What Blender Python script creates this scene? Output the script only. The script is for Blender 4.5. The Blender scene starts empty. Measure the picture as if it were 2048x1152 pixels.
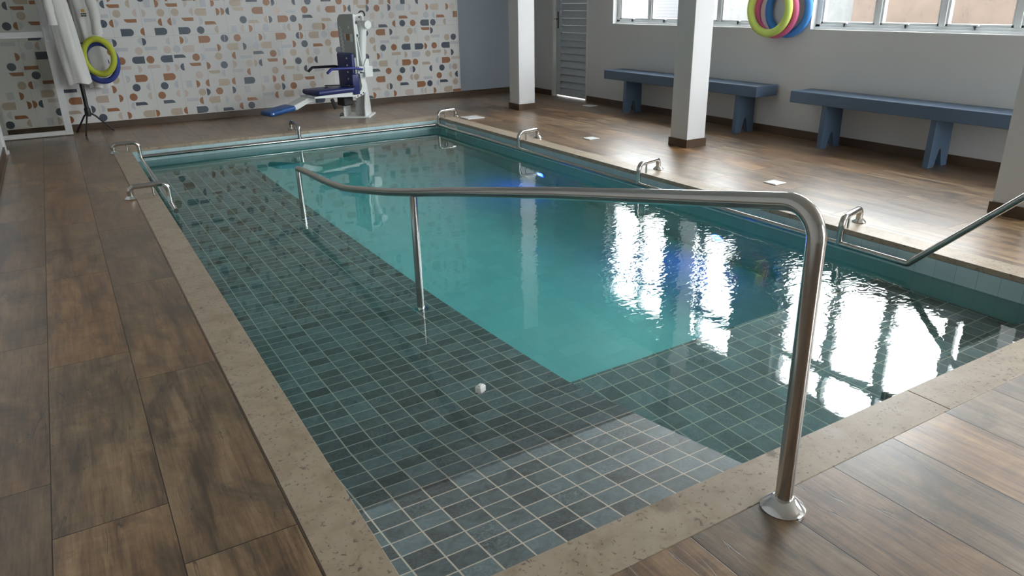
import bpy, bmesh, math, random
from mathutils import Vector, Matrix
R = random.Random(7)
sc = bpy.context.scene
COL = sc.collection
PI = math.pi

# ------------------------------------------------------------------ camera
cam = bpy.data.cameras.new('camera')
cam.sensor_width = 36.0
cam.lens = 1470.4 / 2048 * 36
cam.clip_start = 0.02
cam_o = bpy.data.objects.new('camera', cam)
COL.objects.link(cam_o)
_p, _r, _y = .3758, -.0198, .533
_fw = Vector((math.sin(_y)*math.cos(_p), math.cos(_y)*math.cos(_p), -math.sin(_p)))
_rt = Vector((math.cos(_y), -math.sin(_y), 0))
_up = _rt.cross(_fw)
_c, _s = math.cos(_r), math.sin(_r)
_x = _c*_rt + _s*_up
_u = -_s*_rt + _c*_up
cam_o.matrix_world = Matrix(((_x.x, _u.x, -_fw.x, -.5036), (_x.y, _u.y, -_fw.y, -1.3335), (_x.z, _u.z, -_fw.z, 1.4), (0, 0, 0, 1)))
sc.camera = cam_o

# ------------------------------------------------------------------ sky, exposure
SKY = 9.0
world = bpy.data.worlds.new('overcast_sky'); sc.world = world
world.use_nodes = True
wb = world.node_tree.nodes['Background']
wb.inputs[0].default_value = (.95, .975, 1.0, 1)
wb.inputs[1].default_value = SKY
sc.view_settings.view_transform = 'Standard'
sc.view_settings.look = 'None'
sc.view_settings.gamma = 1
sc.view_settings.exposure = 1.0
sc.view_settings.use_curve_mapping = False
sc.cycles.use_denoising = True
sc.cycles.max_bounces = 14
sc.cycles.diffuse_bounces = 5
sc.cycles.glossy_bounces = 5
sc.cycles.transmission_bounces = 10
sc.cycles.transparent_max_bounces = 16
sc.cycles.sample_clamp_indirect = 12
sc.cycles.caustics_refractive = True
sc.cycles.caustics_reflective = True

def portal(loc, rot, sx, sy):
    l = bpy.data.lights.new('window_daylight_portal', 'AREA')
    l.shape = 'RECTANGLE'; l.size = sx; l.size_y = sy
    l.cycles.is_portal = True
    o = bpy.data.objects.new('window_daylight_portal', l); COL.objects.link(o)
    o.location = loc; o.rotation_euler = rot

# ------------------------------------------------------------------ dimensions
W, L = 3.58, 7.32          # pool, inner edge of the coping
CW = .165                  # coping width
WZ = -.14                  # water level
X1, Y1 = 5.947, 9.08       # right wall, far wall
X0, Y0 = -1.12, -4.2       # left wall, near wall
CEIL = 2.95

# ------------------------------------------------------------------ node helper
class NT:
    def __init__(s, name):
        s.m = bpy.data.materials.new(name); s.m.use_nodes = True
        s.t = s.m.node_tree; s.t.nodes.clear()
        s.out = s.t.nodes.new('ShaderNodeOutputMaterial')
    def n(s, typ, ins=None, out=0, **kw):
        nd = s.t.nodes.new(typ)
        for k, v in kw.items(): setattr(nd, k, v)
        for k, v in (ins or {}).items():
            sk = nd.inputs[k]
            if hasattr(v, 'is_output'): s.t.links.new(v, sk)
            else: sk.default_value = v
        return nd.outputs[out]
    def m_(s, op, a, b=0.0, c=0.0, clamp=False):
        return s.n('ShaderNodeMath', {0: a, 1: b, 2: c}, operation=op, use_clamp=clamp)
    def pos(s):
        return s.n('ShaderNodeNewGeometry', out=0)
    def xyz(s, v):
        nd = s.t.nodes.new('ShaderNodeSeparateXYZ'); s.t.links.new(v, nd.inputs[0]); return nd.outputs
    def vec(s, x=0.0, y=0.0, z=0.0): return s.n('ShaderNodeCombineXYZ', {0: x, 1: y, 2: z})
    def mix(s, f, a, b, mode='MIX'):
        nd = s.t.nodes.new('ShaderNodeMix'); nd.data_type = 'RGBA'; nd.blend_type = mode
        for k, v in ((0, f), (6, a), (7, b)):
            if hasattr(v, 'is_output'): s.t.links.new(v, nd.inputs[k])
            else: nd.inputs[k].default_value = v if not isinstance(v, tuple) or len(v) == 4 else v + (1,)
        return nd.outputs[2]
    def noise(s, v, scale, detail=4, rough=.55, dist=0., dim='3D'):
        return s.n('ShaderNodeTexNoise', {'Vector': v, 'Scale': scale, 'Detail': detail, 'Roughness': rough, 'Distortion': dist}, noise_dimensions=dim)
    def ramp(s, f, stops, interp='LINEAR'):
        nd = s.t.nodes.new('ShaderNodeValToRGB'); e = nd.color_ramp.elements
        nd.color_ramp.interpolation = interp
        while len(e) < len(stops): e.new(.5)
        for q, (p, c) in zip(e, stops):
            q.position = p; q.color = c + (1,) if len(c) == 3 else c
        s.t.links.new(f, nd.inputs[0]); return nd.outputs[0]
    def rng(s, v, a, b, c, d):
        return s.n('ShaderNodeMapRange', {0: v, 1: a, 2: b, 3: c, 4: d}, clamp=True)
    def bump(s, h, strength=.3, dist=.01):
        return s.n('ShaderNodeBump', {'Strength': strength, 'Distance': dist, 'Height': h})
    def done(s, **k):
        nd = s.t.nodes.new('ShaderNodeBsdfPrincipled')
        for kk, v in k.items():
            kk = {'color': 'Base Color', 'rough': 'Roughness', 'metal': 'Metallic', 'normal': 'Normal', 'spec': 'Specular IOR Level', 'coat': 'Coat Weight', 'coat_rough': 'Coat Roughness', 'sheen': 'Sheen Weight', 'ecol': 'Emission Color', 'estr': 'Emission Strength', 'sss': 'Subsurface Weight'}.get(kk, kk)
            if hasattr(v, 'is_output'): s.t.links.new(v, nd.inputs[kk])
            else: nd.inputs[kk].default_value = v + (1,) if isinstance(v, tuple) and len(v) == 3 else v
        s.t.links.new(nd.outputs[0], s.out.inputs[0]); return s.m

def srgb(r, g, b):
    f = lambda c: (c/255/12.92) if c/255 <= .04045 else ((c/255+.055)/1.055)**2.4
    return (f(r), f(g), f(b))

def plain(name, col, rough=.5, var=.06, scale=30., bump=0., **k):
    t = NT(name); p = t.pos()
    f = t.noise(p, scale, 3)
    c = t.mix(f, tuple(max(0, x*(1-var)) for x in col), tuple(min(1, x*(1+var)) for x in col))
    kw = dict(color=c, rough=rough, **k)
    if bump: kw['normal'] = t.bump(f, bump, .004)
    return t.done(**kw)

# ------------------------------------------------------------------ materials
def mat_wood_floor():
    t = NT('wood_look_plank_tile'); x, y, z = t.xyz(t.pos())
    PW, PL = .305, 1.22
    cx = t.m_('DIVIDE', t.m_('ADD', x, .4755), PW)
    ci = t.m_('FLOOR', cx); fx = t.m_('FRACT', cx)
    h = t.n('ShaderNodeTexWhiteNoise', {'W': ci}, noise_dimensions='1D')
    v = t.m_('ADD', t.m_('DIVIDE', t.m_('SUBTRACT', y, 1.085), PL), t.m_('MULTIPLY', t.m_('ROUND', t.m_('MULTIPLY', h, 4)), .25))
    ri = t.m_('FLOOR', v); fy = t.m_('FRACT', v)
    idn = t.n('ShaderNodeTexWhiteNoise', {'Vector': t.vec(ci, ri, 3.)}, noise_dimensions='3D')
    off = t.m_('MULTIPLY', idn, 61.)
    gv = t.vec(t.m_('ADD', t.m_('MULTIPLY', x, 1.0), off), t.m_('ADD', t.m_('MULTIPLY', y, .075), off), off)
    grain = t.noise(gv, 30, 7, .66, .7)
    fig = t.noise(t.vec(t.m_('ADD', x, off), t.m_('ADD', t.m_('MULTIPLY', y, .22), off), off), 5.5, 5, .6, 1.3)
    blot = t.noise(t.vec(t.m_('ADD', x, off), t.m_('ADD', t.m_('MULTIPLY', y, .55), off), 1.7), 3.8, 7, .68, .8)
    streak = t.noise(t.vec(t.m_('ADD', x, off), t.m_('ADD', t.m_('MULTIPLY', y, .045), off), off), 95, 4, .7, .4)
    cross = t.noise(t.vec(t.m_('ADD', t.m_('MULTIPLY', x, .35), off), t.m_('ADD', y, off), 5.), 22, 5, .7, .3)
    tone = t.m_('ADD', t.m_('MULTIPLY', grain, .42), t.m_('MULTIPLY', fig, .52))
    tone = t.m_('ADD', tone, t.m_('ADD', t.m_('MULTIPLY', streak, .26), t.m_('MULTIPLY', cross, .16)))
    tone = t.m_('SUBTRACT', tone, .16)
    c = t.ramp(tone, [(.34, (.045, .023, .009)), (.45, (.145, .082, .036)), (.55, (.285, .178, .088)), (.70, (.48, .33, .19))])
    c = t.mix(t.rng(blot, .50, .70, 0, .85), c, (.034, .024, .012))
    warm = t.noise(t.vec(t.m_('MULTIPLY', ci, 5.3), t.m_('MULTIPLY', ri, 3.1), off), 1.0, 0)
    c = t.mix(t.rng(warm, .35, .65, 0, .7), c, (.62, .42, .22), 'SOFT_LIGHT')
    br = t.m_('ADD', .55, t.m_('MULTIPLY', idn, .42))
    c = t.mix(1.0, c, t.n('ShaderNodeCombineColor', {0: br, 1: br, 2: br}), 'MULTIPLY')
    ck = t.noise(t.vec(t.m_('ADD', x, off), t.m_('ADD', t.m_('MULTIPLY', y, .10), off), 9.1), 9, 3, .5, 1.5)
    crack = t.rng(t.m_('ABSOLUTE', t.m_('SUBTRACT', ck, .5)), 0, .007, 1, 0)
    crack = t.m_('MULTIPLY', crack, t.rng(blot, .44, .55, 0, .9))
    c = t.mix(crack, c, (.012, .008, .006))
    ex = t.m_('MULTIPLY', t.m_('MINIMUM', fx, t.m_('SUBTRACT', 1., fx)), PW)
    ey = t.m_('MULTIPLY', t.m_('MINIMUM', fy, t.m_('SUBTRACT', 1., fy)), PL)
    e = t.m_('MINIMUM', ex, ey)
    seam = t.rng(e, .0008, .0023, 1, 0)
    c = t.mix(seam, c, (.018, .013, .010))
    hgt = t.m_('SUBTRACT', t.m_('MULTIPLY', grain, .5), t.m_('MULTIPLY', t.m_('ADD', seam, crack), .8))
    rough = t.rng(grain, .3, .7, .30, .46)
    return t.done(color=c, rough=rough, normal=t.bump(hgt, .28, .004), spec=.6, coat=t.m_('MULTIPLY', t.m_('SUBTRACT', 1., seam), .9), coat_rough=.33)

def mat_granite():
    t = NT('beige_granite'); p = t.pos(); x, y, z = t.xyz(p)
    a = t.noise(p, 9, 5, .6, .6); b = t.noise(p, 60, 3, .6)
    c = t.ramp(a, [(.3, (.32, .235, .155)), (.5, (.40, .315, .225)), (.7, (.46, .375, .285))])
    c = t.mix(t.m_('MULTIPLY', b, .35), c, (.50, .42, .33))
    v1 = t.noise(t.vec(x, t.m_('MULTIPLY', y, .9), z), 70, 3, .55, .6)
    v2 = t.noise(p, 12, 2)
    sp = t.m_('MULTIPLY', t.rng(v1, .60, .66, 0, 1), t.rng(v2, .36, .55, .25, 1))
    c = t.mix(t.m_('MULTIPLY', sp, .8), c, (.115, .078, .075))
    # mould stain and water marks on the near edge
    def spot(px, py, r, s):
        d = t.n('ShaderNodeVectorMath', {0: t.vec(x, y, 0.), 1: (px, py, 0)}, out=1, operation='DISTANCE')
        d = t.m_('ADD', d, t.m_('MULTIPLY', t.m_('SUBTRACT', t.noise(p, 70, 4), .5), .045))
        return t.rng(d, r*.45, r, s, 0)
    c = t.mix(spot(1.245, -.012, .026, .75), c, (.06, .04, .015))
    c = t.mix(spot(.775, -.02, .05, .5), c, (.10, .075, .03))
    c = t.mix(spot(1.52, -.035, .05, .5), c, (.52, .48, .45))
    return t.done(color=c, rough=.42, normal=t.bump(b, .08, .003))

def mat_slate(name, px, py, ox, oy, ax=('x', 'y'), dark=1.0):
    t = NT(name); p = t.pos(); o = dict(zip('xyz', t.xyz(p)))
    u = t.m_('DIVIDE', t.m_('SUBTRACT', o[ax[0]], ox), px); v = t.m_('DIVIDE', t.m_('SUBTRACT', o[ax[1]], oy), py)
    iu, iv = t.m_('FLOOR', u), t.m_('FLOOR', v); fu, fv = t.m_('FRACT', u), t.m_('FRACT', v)
    wn = t.t.nodes.new('ShaderNodeTexWhiteNoise'); wn.noise_dimensions = '3D'
    t.t.links.new(t.vec(iu, iv, 1.), wn.inputs['Vector'])
    r1 = wn.outputs[0]; r2 = t.n('ShaderNodeTexWhiteNoise', {'Vector': t.vec(iu, iv, 8.)}, noise_dimensions='3D')
    q = t.n('ShaderNodeVectorMath', {0: p, 1: t.vec(t.m_('MULTIPLY', r1, 50.), 0., 0.)}, operation='ADD')
    n1 = t.noise(q, 17, 7, .72, 1.0); n2 = t.noise(q, 110, 5, .75)
    f = t.m_('ADD', t.m_('ADD', t.m_('MULTIPLY', n1, .78), t.m_('MULTIPLY', t.m_('SUBTRACT', n2, .5), .3)), t.m_('MULTIPLY', t.m_('SUBTRACT', r1, .5), .26))
    c = t.ramp(f, [(.14, (.075*dark, .088*dark, .086*dark)), (.32, (.135*dark, .165*dark, .168*dark)), (.48, (.18*dark, .235*dark, .245*dark)), (.68, (.26*dark, .33*dark, .35*dark))])
    rg = t.m_('MULTIPLY', t.rng(r2, .68, .74, 0, 1), t.rng(n2, .42, .62, .1, .85))
    c = t.mix(rg, c, (.070, .072, .066))
    rb = t.m_('MULTIPLY', t.rng(r2, .12, .18, 1, 0), t.rng(n2, .5, .64, 0, .6))
    c = t.mix(rb, c, (.32, .39, .42))
    eu = t.m_('MULTIPLY', t.m_('MINIMUM', fu, t.m_('SUBTRACT', 1., fu)), px)
    ev = t.m_('MULTIPLY', t.m_('MINIMUM', fv, t.m_('SUBTRACT', 1., fv)), py)
    g = t.rng(t.m_('MINIMUM', eu, ev), .0020, .0032, 1, 0)
    c = t.mix(g, c, (.66, .60, .51))
    return t.done(color=c, rough=t.rng(n2, .3, .7, .28, .5), normal=t.bump(t.m_('ADD', n1, t.m_('MULTIPLY', g, -.4)), .25, .004))

def mat_pool_tile(name, ax, px=.118, py=.118, oy=-.03):
    t = NT(name); p = t.pos(); o = dict(zip('xyz', t.xyz(p)))
    u = t.m_('DIVIDE', o[ax[0]], px); v = t.m_('DIVIDE', t.m_('SUBTRACT', o[ax[1]], oy), py)
    fu, fv = t.m_('FRACT', u), t.m_('FRACT', v)
    r = t.n('ShaderNodeTexWhiteNoise', {'Vector': t.vec(t.m_('FLOOR', u), t.m_('FLOOR', v), 1.)}, noise_dimensions='3D')
    c = t.mix(r, (.50, .66, .70), (.57, .72, .75))
    eu = t.m_('MULTIPLY', t.m_('MINIMUM', fu, t.m_('SUBTRACT', 1., fu)), px)
    ev = t.m_('MULTIPLY', t.m_('MINIMUM', fv, t.m_('SUBTRACT', 1., fv)), py)
    g = t.rng(t.m_('MINIMUM', eu, ev), .0008, .002, 1, 0)
    c = t.mix(t.m_('MULTIPLY', g, .8 if ax[1] == 'z' else .22), c, (.30, .42, .46))
    if ax[1] == 'z':     # wall colour pale above the water line, darker teal below it
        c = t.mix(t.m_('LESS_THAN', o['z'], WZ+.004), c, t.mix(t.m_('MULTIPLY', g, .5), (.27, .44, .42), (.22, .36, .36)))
    return t.done(color=c, rough=.25, normal=t.bump(g, -.1, .002))

def mat_water():
    t = NT('pool_water'); p = t.pos(); x, y, z = t.xyz(p)
    sw = t.noise(t.vec(x, t.m_('MULTIPLY', y, .8), 0.), 1.6, 2, .5, .3)
    mid = t.noise(t.vec(x, t.m_('MULTIPLY', y, 1.5), 4.), 5.5, 2, .5, .6)
    fine = t.noise(t.vec(t.m_('MULTIPLY', x, 1.0), t.m_('MULTIPLY', y, 1.5), 2.), 17, 1, .5, .9)
    patch = t.noise(t.vec(x, y, 11.), 1.3, 2)
    mk = t.m_('MULTIPLY', t.rng(x, 1.3, 2.4, 0.03, 1), t.rng(patch, .38, .58, .45, 1.))
    mk = t.m_('MULTIPLY', mk, t.rng(y, .3, 1.3, .25, 1))
    mk = t.m_('MULTIPLY', mk, t.rng(y, 3.2, 5.2, 1, .25))
    h = t.m_('ADD', t.m_('MULTIPLY', sw, .004), t.m_('MULTIPLY', mid, t.m_('ADD', .00003, t.m_('MULTIPLY', mk, .0013))))
    h = t.m_('ADD', h, t.m_('MULTIPLY', fine, t.m_('MULTIPLY', mk, .0013)))
    nb = t.n('ShaderNodeBump', {'Strength': 1.0, 'Distance': 1.0, 'Height': h})
    g = t.n('ShaderNodeBsdfGlass', {'Color': (1, 1, 1, 1), 'Roughness': 0., 'IOR': 1.333, 'Normal': nb})
    t.t.links.new(g, t.out.inputs[0])
    va = t.n('ShaderNodeVolumeAbsorption', {'Color': (.04, .93, .85, 1), 'Density': .46})
    t.t.links.new(va, t.out.inputs[1])
    return t.m

def mat_glass(name, tint=(.93, .97, .95), refl=1.0):
    t = NT(name)
    fr = t.n('ShaderNodeFresnel', {'IOR': 1.45})
    fr = t.m_('MULTIPLY', fr, t.m_('SUBTRACT', 1., t.n('ShaderNodeNewGeometry', out=6)))   # reflect on the entry face only
    a = t.n('ShaderNodeBsdfTransparent', {'Color': tint + (1,)}); b = t.n('ShaderNodeBsdfGlossy', {'Roughness': .02})
    mx = t.n('ShaderNodeMixShader', {0: t.m_('MULTIPLY', fr, refl), 1: a, 2: b})
    t.t.links.new(mx, t.out.inputs[0]); return t.m

def mat_steel(name, col=(.52, .50, .475), rough=.16):
    t = NT(name); p = t.pos()
    f = t.noise(p, 120, 2)
    return t.done(color=t.mix(f, tuple(c*.93 for c in col), col), metal=1.0, rough=t.rng(f, .3, .7, rough*.85, rough*1.2))

def mat_wall_paint(name, col):
    t = NT(name); p = t.pos(); n = t.noise(p, 120, 3); b = t.noise(p, 2.5, 3)
    c = t.mix(b, tuple(k*.97 for k in col), col)
    return t.done(color=c, rough=.62, normal=t.bump(n, .06, .002))

def mat_plaster(name, col, dirt):
    t = NT(name); p = t.pos(); b = t.noise(p, 3.5, 6, .65, .6)
    ck = t.noise(p, 5.5, 5, .6, 1.2)
    c = t.mix(t.rng(b, .35, .7, 0, 1), col, tuple(k*.82 for k in col))
    cr = t.m_('MULTIPLY', t.rng(t.m_('ABSOLUTE', t.m_('SUBTRACT', ck, .5)), 0, .012, 1, 0), t.rng(b, .48, .6, 0, dirt))
    c = t.mix(cr, c, tuple(k*.3 for k in col))
    return t.done(color=c, rough=.9)

def mat_slats(name, col, pitch):
    t = NT(name); x, y, z = t.xyz(t.pos())
    f = t.m_('FRACT', t.m_('DIVIDE', z, pitch))
    c = t.mix(t.rng(f, 0, .25, 1, 0), col, tuple(k*.55 for k in col))
    return t.done(color=c, rough=.6, normal=t.bump(f, .2, .002))

def mat_terry(name, col):
    t = NT(name); p = t.pos(); n = t.noise(p, 260, 3); b = t.noise(p, 6, 3)
    c = t.mix(b, tuple(k*.9 for k in col), col)
    return t.done(color=c, rough=.95, sheen=.3, normal=t.bump(n, .5, .004))

def mat_emit(name, col, s):
    t = NT(name)
    return t.done(color=(.02, .03, .1), ecol=col, estr=s, rough=.3)

M = dict(
    floor=mat_wood_floor(), granite=mat_granite(),
    ramp=mat_slate('slate_mosaic_ramp', .1037, .082, .066, .045),
    land=mat_slate('slate_mosaic_landing', .0925, .109, .045, .06, dark=1.0),
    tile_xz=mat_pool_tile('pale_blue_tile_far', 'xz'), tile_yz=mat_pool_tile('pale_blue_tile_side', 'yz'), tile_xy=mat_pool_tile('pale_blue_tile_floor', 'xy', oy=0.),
    water=mat_water(), glass=mat_glass('window_glass', (.97, .985, .98)), glass_door=mat_glass('greenish_door_glass', (.875, .88, .86)),
    steel=mat_steel('polished_stainless_steel'), chrome=mat_steel('bright_chrome', (.78, .78, .77), .08),
    wall=mat_wall_paint('warm_white_wall_paint', (.56, .56, .555)), ceil=mat_wall_paint('white_ceiling_paint', (.80, .80, .78)),
    bluewall=mat_wall_paint('blue_grey_wall_paint', (.33, .375, .43)), column=mat_wall_paint('white_column_paint', (.62, .62, .625)),
    base=plain('brown_baseboard_tile', (.075, .045, .026), .4, .35, 9.),
    bench=plain('slate_blue_bench_paint', (.070, .112, .175), .42, .05, 40.),
    alu=plain('white_window_aluminium', (.72, .75, .77), .35, .02), aluw=plain('white_powder_coat', (.70, .70, .70), .35, .03),
    black=plain('black_plastic', (.012, .012, .014), .45), dark=plain('black_webbing', (.01, .011, .015), .8),
    louvre=plain('grey_louvre_paint', (.40, .44, .47), .45, .04), doorframe=plain('pale_door_frame_paint', (.60, .60, .58), .5, .03),
    lift=plain('white_lift_enamel', (.78, .80, .79), .3, .03), liftgrey=plain('grey_lift_panel', (.46, .48, .46), .45, .05),
    navy=plain('navy_vinyl', (.012, .022, .125), .38, .2, 20.), navyarm=plain('blue_arm_vinyl', (.030, .040, .24), .4, .1),
    royal=plain('royal_blue_vinyl', (.012, .085, .30), .4, .2, 20.),
    yellow=plain('yellow_green_foam', (.52, .56, .055), .65, .06, 60., .1), lime=plain('lime_foam', (.50, .62, .13), .65, .06, 60., .1),
    pink=plain('pink_foam', (.62, .12, .26), .65, .06, 60., .1), sky=plain('sky_blue_foam', (.045, .22, .58), .65, .08, 60., .1),
    indigo=plain('indigo_foam', (.045, .075, .32), .65, .08, 60., .1), robe=mat_terry('white_terry_cloth', (.80, .79, .76)),
    orange=plain('orange_thread', (.55, .30, .08), .8), ink=plain('dark_thread', (.03, .035, .03), .8),
    plate=plain('white_cover_plastic', (.72, .72, .71), .4, .05), wplastic=plain('white_plastic', (.80, .80, .77), .4),
    led=mat_emit('blue_led_lens', (.008, .02, 1.0), 40.0), ledcore=mat_emit('blue_led_core', (.25, .42, 1.0), 160.0),
    peach=mat_plaster('peach_outdoor_plaster', (.17, .125, .10), .8), white_out=mat_plaster('white_outdoor_plaster', (.22, .22, .22), .2),
    shutter=mat_slats('grey_roller_shutter', (.11, .108, .118), .045), ground=plain('grey_paving', (.22, .22, .21), .9, .2, 4.),
    tbase=mat_wall_paint('white_printed_tile', (.76, .75, .735)), tseam=plain('tile_joint', (.42, .42, .415), .6),
    pn=plain('slate_blue_print', (.065, .088, .122), .35, .08), pr=plain('rust_print', (.34, .145, .062), .35, .08),
    pb=plain('sand_print', (.54, .44, .345), .35, .05), pp=plain('blush_print', (.64, .54, .49), .35, .05), pg=plain('mist_print', (.57, .585, .61), .35, .04),
)

# ------------------------------------------------------------------ mesh helpers
def link(name, bm, mat, parent=None, smooth=None):
    me = bpy.data.meshes.new(name); bm.normal_update(); bm.to_mesh(me); bm.free()
    for m in (mat if isinstance(mat, (list, tuple)) else [mat]): me.materials.append(m)
    if smooth is not None:
        for p in me.polygons: p.use_smooth = True
        try: me.set_sharp_from_angle(angle=math.radians(smooth))
        except Exception: pass
    o = bpy.data.objects.new(name, me); COL.objects.link(o)
    if parent: o.parent = parent
    return o
def empty(name, loc=(0, 0, 0), rz=0., kind=None):
    o = bpy.data.objects.new(name, None); COL.objects.link(o); o.location = loc; o.rotation_euler = (0, 0, rz); o.empty_display_size = .1
    if kind: o['kind'] = kind
    return o
def thing(o, label, cat, group=None, kind=None):
    o['label'] = label; o['category'] = cat
    if group: o['group'] = group
    if kind: o['kind'] = kind
    return o
def struct(o): o['kind'] = 'structure'; return o

def box(bm, x0, x1, y0, y1, z0, z1, bev=0., mi=0, mtx=None, seg=2):
    r = bmesh.ops.create_cube(bm, size=1.0)
    vs = r['verts']
    for v in vs:
        v.co = Vector(((x0+x1)/2 + v.co.x*(x1-x0), (y0+y1)/2 + v.co.y*(y1-y0), (z0+z1)/2 + v.co.z*(z1-z0)))
    fs = set(f for v in vs for f in v.link_faces)
    if bev:
        es = list(set(e for v in vs for e in v.link_edges))
        rr = bmesh.ops.bevel(bm, geom=es, offset=bev, segments=seg, profile=.5, affect='EDGES')
        fs = set(rr['faces']) | set(f for f in fs if f.is_valid)
        vs = list(set(v for f in fs for v in f.verts))
    for f in fs: f.material_index = mi
    if mtx is not None: bmesh.ops.transform(bm, matrix=mtx, verts=vs)
    return vs
def bx(*a, **k):
    bm = bmesh.new(); box(bm, *a, **k); return bm

def fillet(pts, r, n=8):
    pts = [Vector(p) for p in pts]; out = [pts[0]]
    for i in range(1, len(pts)-1):
        a, b, c = pts[i-1], pts[i], pts[i+1]
        u, w = (a-b), (c-b); lu, lw = u.length, w.length; u.normalize(); w.normalize()
        ang = u.angle(w)
        if ang > PI-.02: out.append(b); continue
        d = min(r/math.tan(ang/2), lu*.49, lw*.49); rr = d*math.tan(ang/2)
        ctr = b + (u+w).normalized()*(rr/math.sin(ang/2))
        p0, p1 = b+u*d, b+w*d
        v0, v1 = p0-ctr, p1-ctr; tot = v0.angle(v1); axis = v0.cross(v1).normalized()
        for k in range(n+1): out.append(ctr + Matrix.Rotation(tot*k/n, 3, axis) @ v0)
    out.append(pts[-1]); return out
def tube(bm, pts, r, seg=16, cap=True, mi=0, closed=False, sx=1.0):
    pts = [Vector(p) for p in pts]; n = len(pts)
    T = []
    for i in range(n):
        if closed: d = pts[(i+1) % n]-pts[i-1]
        else: d = pts[min(i+1, n-1)]-pts[max(i-1, 0)]
        T.append(d.normalized())
    ref = Vector((0, 0, 1)) if abs(T[0].z) < .9 else Vector((1, 0, 0))
    N = (ref - T[0]*ref.dot(T[0])).normalized(); rings = []
    for i in range(n):
        if i: N = (N - T[i]*N.dot(T[i])).normalized()
        B = T[i].cross(N)
        rad = r[i] if isinstance(r, (list, tuple)) else r
        rings.append([bm.verts.new(pts[i] + (N*math.cos(2*PI*k/seg)*sx + B*math.sin(2*PI*k/seg))*rad) for k in range(seg)])
    m = n if closed else n-1
    for i in range(m):
        a, b = rings[i], rings[(i+1) % n]
        for k in range(seg):
            f = bm.faces.new((a[k], a[(k+1) % seg], b[(k+1) % seg], b[k])); f.material_index = mi
    if cap and not closed:
        bm.faces.new(rings[0][::-1]).material_index = mi; bm.faces.new(rings[-1]).material_index = mi
    return rings
def tb(*a, **k):
    bm = bmesh.new(); tube(bm, *a, **k); return bm
def lathe(bm, prof, o=(0, 0, 0), axis=(0, 0, 1), seg=32, mi=0):
    """prof: list of (r, h) from bottom to top along axis"""
    q = Vector((0, 0, 1)).rotation_difference(Vector(axis).normalized()).to_matrix(); o = Vector(o); rings = []
    for r, h in prof:
        if r < 1e-6: rings.append([bm.verts.new(o + q @ Vector((0, 0, h)))])
        else: rings.append([bm.verts.new(o + q @ Vector((r*math.cos(2*PI*k/seg), r*math.sin(2*PI*k/seg), h))) for k in range(seg)])
    for a, b in zip(rings, rings[1:]):
        for k in range(seg):
            k2 = (k+1) % seg
            if len(a) == 1 and len(b) == 1: continue
            if len(a) == 1: f = bm.faces.new((a[0], b[k2], b[k]))
            elif len(b) == 1: f = bm.faces.new((a[k], a[k2], b[0]))
            else: f = bm.faces.new((a[k], a[k2], b[k2], b[k]))
            f.material_index = mi
    return bm
def lt(*a, **k):
    bm = bmesh.new(); lathe(bm, *a, **k); return bm
def prism(bm, poly, d, mtx=None, mi=0, bev=0.):
    """extrude a polygon (u, v) in the xz plane by d along y (centred)"""
    a = [bm.verts.new((u, -d/2, v)) for u, v in poly]; b = [bm.verts.new((u, d/2, v)) for u, v in poly]
    fs = [bm.faces.new(a), bm.faces.new(b[::-1])]
    for i in range(len(poly)):
        j = (i+1) % len(poly); fs.append(bm.faces.new((a[j], a[i], b[i], b[j])))
    bmesh.ops.recalc_face_normals(bm, faces=fs)
    for f in fs: f.material_index = mi
    vs = a+b
    if bev:
        es = list(set(e for f in fs for e in f.edges))
        rr = bmesh.ops.bevel(bm, geom=es, offset=bev, segments=2, profile=.5, affect='EDGES')
        vs = list(set(v for f in rr['faces'] for v in f.verts) | set(v for v in vs if v.is_valid))
    if mtx is not None: bmesh.ops.transform(bm, matrix=mtx, verts=vs)
    return bm
def pr(*a, **k):
    bm = bmesh.new(); prism(bm, *a, **k); return bm
FLANGE = [(.0, .0), (.045, .0), (.047, .004), (.044, .009), (.030, .022), (.024, .027), (.0, .027)]
def flange_prof(s): return [(r*s, h*s) for r, h in FLANGE]

# ------------------------------------------------------------------ setting: floor, coping, pool
def slab_with_hole(x0, x1, y0, y1, hx0, hx1, hy0, hy1, z0, z1):
    bm = bmesh.new()
    box(bm, x0, hx0, y0, y1, z0, z1); box(bm, hx1, x1, y0, y1, z0, z1)
    box(bm, hx0, hx1, y0, hy0, z0, z1); box(bm, hx0, hx1, hy1, y1, z0, z1)
    return bm
struct(link('floor', slab_with_hole(-3.2, X1+.2, Y0-.2, Y1+.2, -CW, W+CW, -CW, L+CW, -.2, 0), M['floor']))
# coping strips of granite (top a hair above the planks), cut into slabs by fine joints
def coping(n, x0, x1, y0, y1, cuts, along):
    bm = bmesh.new(); g = .0012
    e = [(y0 if along == 'y' else x0)] + cuts + [(y1 if along == 'y' else x1)]
    for a, b in zip(e, e[1:]):
        if along == 'y': box(bm, x0, x1, a+g, b-g, -.03, .002, bev=.002)
        else: box(bm, a+g, b-g, y0, y1, -.03, .002, bev=.002)
    struct(link('trim_%d' % n, bm, M['granite']))
coping(1, -CW+.001, .0, -CW+.001, L, [2.45, 4.9], 'y')
coping(2, .0, W+CW-.001, -CW+.001, .0, [1.997, 3.3], 'x')
coping(3, W, W+CW-.001, .0, L, [1.85, 4.3, 6.1], 'y')
coping(4, -CW+.001, W+CW-.001, L, L+CW-.001, [1.2, 2.6], 'x')
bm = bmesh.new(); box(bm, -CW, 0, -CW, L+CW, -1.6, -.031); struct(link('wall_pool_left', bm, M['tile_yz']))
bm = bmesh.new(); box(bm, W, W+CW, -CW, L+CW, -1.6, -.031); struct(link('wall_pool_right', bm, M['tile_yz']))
bm = bmesh.new(); box(bm, 0, W, L, L+CW, -1.6, -.031); struct(link('wall_pool_far', bm, M['tile_xz']))
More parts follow.
